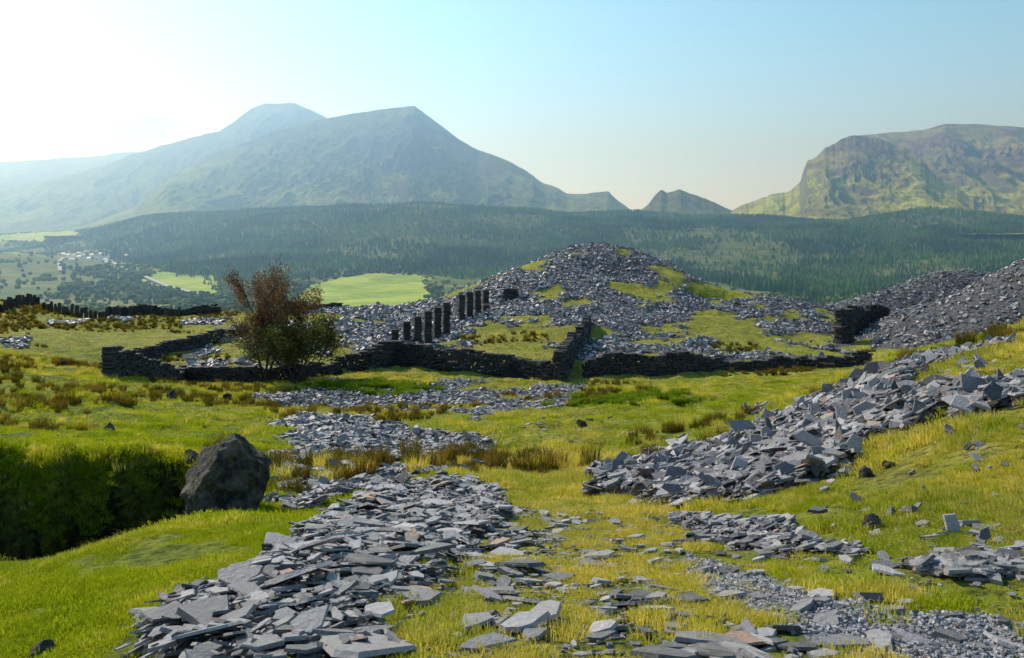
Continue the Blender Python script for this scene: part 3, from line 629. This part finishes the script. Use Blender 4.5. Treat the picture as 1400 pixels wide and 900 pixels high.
for i in range(26):
    h=random.gauss(118,22); v=random.gauss(351,4.5)
    p=land(h,v,HF,900,6000); z0=float(HF([p[0]],[p[1]])[0]); L,W,Hh,T_=random.uniform(11,18),8,6.5,9.5; a=random.uniform(-.4,.4)
    V=[(-L/2,-W/2,-6),(L/2,-W/2,-6),(L/2,W/2,-6),(-L/2,W/2,-6),(-L/2,-W/2,Hh),(L/2,-W/2,Hh),(L/2,W/2,Hh),(-L/2,W/2,Hh),(-L/2,0,T_-.6),(L/2,0,T_-.6),
       (-L/2-.4,-W/2-.4,Hh),(L/2+.4,-W/2-.4,Hh),(L/2+.4,0,T_),(-L/2-.4,0,T_),(L/2+.4,W/2+.4,Hh),(-L/2-.4,W/2+.4,Hh)]
    me=bpy.data.meshes.new('cottage'); me.from_pydata(V,[],[(0,1,5,4),(1,2,6,9,5),(2,3,7,6),(3,0,4,8,7),(10,11,12,13),(13,12,14,15)])
    me.materials.append(m_w); me.materials.append(m_r)
    for k in (4,5): me.polygons[k].material_index=1
    o=bpy.data.objects.new('cottage',me); scene.collection.objects.link(o); o.location=(p[0],p[1],z0+1); o.rotation_euler=(0,0,a)

# ---------------------------------------------------------------- haze, sky, sun, camera
def box(name,x0,x1,y0,y1,z0,z1,mat):
    V=[(x,y,z) for z in (z0,z1) for y in (y0,y1) for x in (x0,x1)]
    return mesh_obj(name,V,faces=[(0,2,3,1),(4,5,7,6),(0,1,5,4),(2,6,7,3),(0,4,6,2),(1,3,7,5)],mat=mat)
m=bpy.data.materials.new('valley_haze'); m.use_nodes=True; t_=m.node_tree; t_.nodes.clear(); o=t_.nodes.new('ShaderNodeOutputMaterial'); v=t_.nodes.new('ShaderNodeVolumeScatter')
v.inputs['Color'].default_value=(.34,.62,1,1); v.inputs['Density'].default_value=2.2e-4; v.inputs['Anisotropy'].default_value=.58; t_.links.new(v.outputs[0],o.inputs['Volume'])
box('haze',-9000,9000,600,10500,-400,1180,m)

EL,AZ=math.radians(36),math.radians(-42)
w=bpy.data.worlds.new("World"); scene.world=w; w.use_nodes=True; t_=w.node_tree; bg=t_.nodes['Background']; N=t_.nodes; Lk=t_.links
sk=N.new('ShaderNodeTexSky'); sk.sky_type='NISHITA'; sk.sun_disc=False; sk.sun_elevation=EL; sk.sun_rotation=AZ%(2*math.pi); sk.altitude=300; sk.air_density=1.0; sk.dust_density=.5; sk.ozone_density=1.0
tc=N.new('ShaderNodeTexCoord'); sp=N.new('ShaderNodeSeparateXYZ'); Lk.new(tc.outputs['Generated'],sp.inputs[0])
def wm(op,a,b):
    x=N.new('ShaderNodeMath'); x.operation=op
    for i,v_ in enumerate((a,b)):
        if hasattr(v_,'links'): Lk.new(v_,x.inputs[i])
        else: x.inputs[i].default_value=v_
    return x.outputs[0]
def wr(v_,a,b):
    x=N.new('ShaderNodeMapRange'); x.interpolation_type='SMOOTHSTEP'; Lk.new(v_,x.inputs[0]); x.inputs[1].default_value=a; x.inputs[2].default_value=b; return x.outputs[0]
tg=N.new('ShaderNodeMix'); tg.data_type='RGBA'; Lk.new(wr(sp.outputs[2],.0,.26),tg.inputs[0]); tg.inputs[6].default_value=(.98,1.22,1.95,1); tg.inputs[7].default_value=(.92,1.34,1.42,1)
tint=N.new('ShaderNodeMix'); tint.data_type='RGBA'; tint.blend_type='MULTIPLY'; tint.inputs[0].default_value=1; Lk.new(tg.outputs[2],tint.inputs[7]); Lk.new(sk.outputs[0],tint.inputs[6])
azm=wm('ARCTAN2',sp.outputs[0],sp.outputs[1])
mp=N.new('ShaderNodeMapping'); mp.inputs['Scale'].default_value=(3,3,11); Lk.new(tc.outputs['Generated'],mp.inputs[0])
nz=N.new('ShaderNodeTexNoise'); nz.inputs['Scale'].default_value=1.6; nz.inputs['Detail'].default_value=7; nz.inputs['Roughness'].default_value=.55; Lk.new(mp.outputs[0],nz.inputs['Vector'])
nz2=N.new('ShaderNodeTexNoise'); nz2.inputs['Scale'].default_value=3.1; nz2.inputs['Detail'].default_value=6; Lk.new(mp.outputs[0],nz2.inputs['Vector'])
band=wm('MULTIPLY',wr(sp.outputs[2],.02,.10),wr(sp.outputs[2],.20,.13)); side=wr(azm,-.24,-.40)
cm=wr(wm('ADD',nz.outputs[0],wm('MULTIPLY',wm('MULTIPLY',band,side),.42)),.66,.84)
cm=wm('MULTIPLY',cm,side)
cc_=N.new('ShaderNodeMix'); cc_.data_type='RGBA'; Lk.new(wr(nz2.outputs[0],.42,.6),cc_.inputs[0]); cc_.inputs[6].default_value=(4.6,5.2,6.0,1); cc_.inputs[7].default_value=(7.6,7.7,7.8,1)
cl=N.new('ShaderNodeMix'); cl.data_type='RGBA'; Lk.new(cm,cl.inputs[0]); Lk.new(tint.outputs[2],cl.inputs[6]); Lk.new(cc_.outputs[2],cl.inputs[7])
bg.inputs['Strength'].default_value=.135
Lk.new(cl.outputs[2],bg.inputs[0])
sd=bpy.data.lights.new('sun','SUN'); sd.energy=5; sd.angle=math.radians(.5); sd.color=(1,.95,.86); so=bpy.data.objects.new('sun',sd); scene.collection.objects.link(so)
dv=Vector((math.sin(AZ)*math.cos(EL),math.cos(AZ)*math.cos(EL),math.sin(EL))); so.rotation_euler=dv.to_track_quat('Z','Y').to_euler(); so.location=(0,0,50)
cd=bpy.data.cameras.new('camera'); cd.sensor_width=36; cd.lens=36*F/1400; cd.shift_y=-120/1400; cd.clip_start=.05; cd.clip_end=40000
co=bpy.data.objects.new('camera',cd); scene.collection.objects.link(co); co.rotation_euler=(math.pi/2,0,0); scene.camera=co
scene.view_settings.view_transform='Standard'; scene.view_settings.look='None'; scene.view_settings.exposure=0
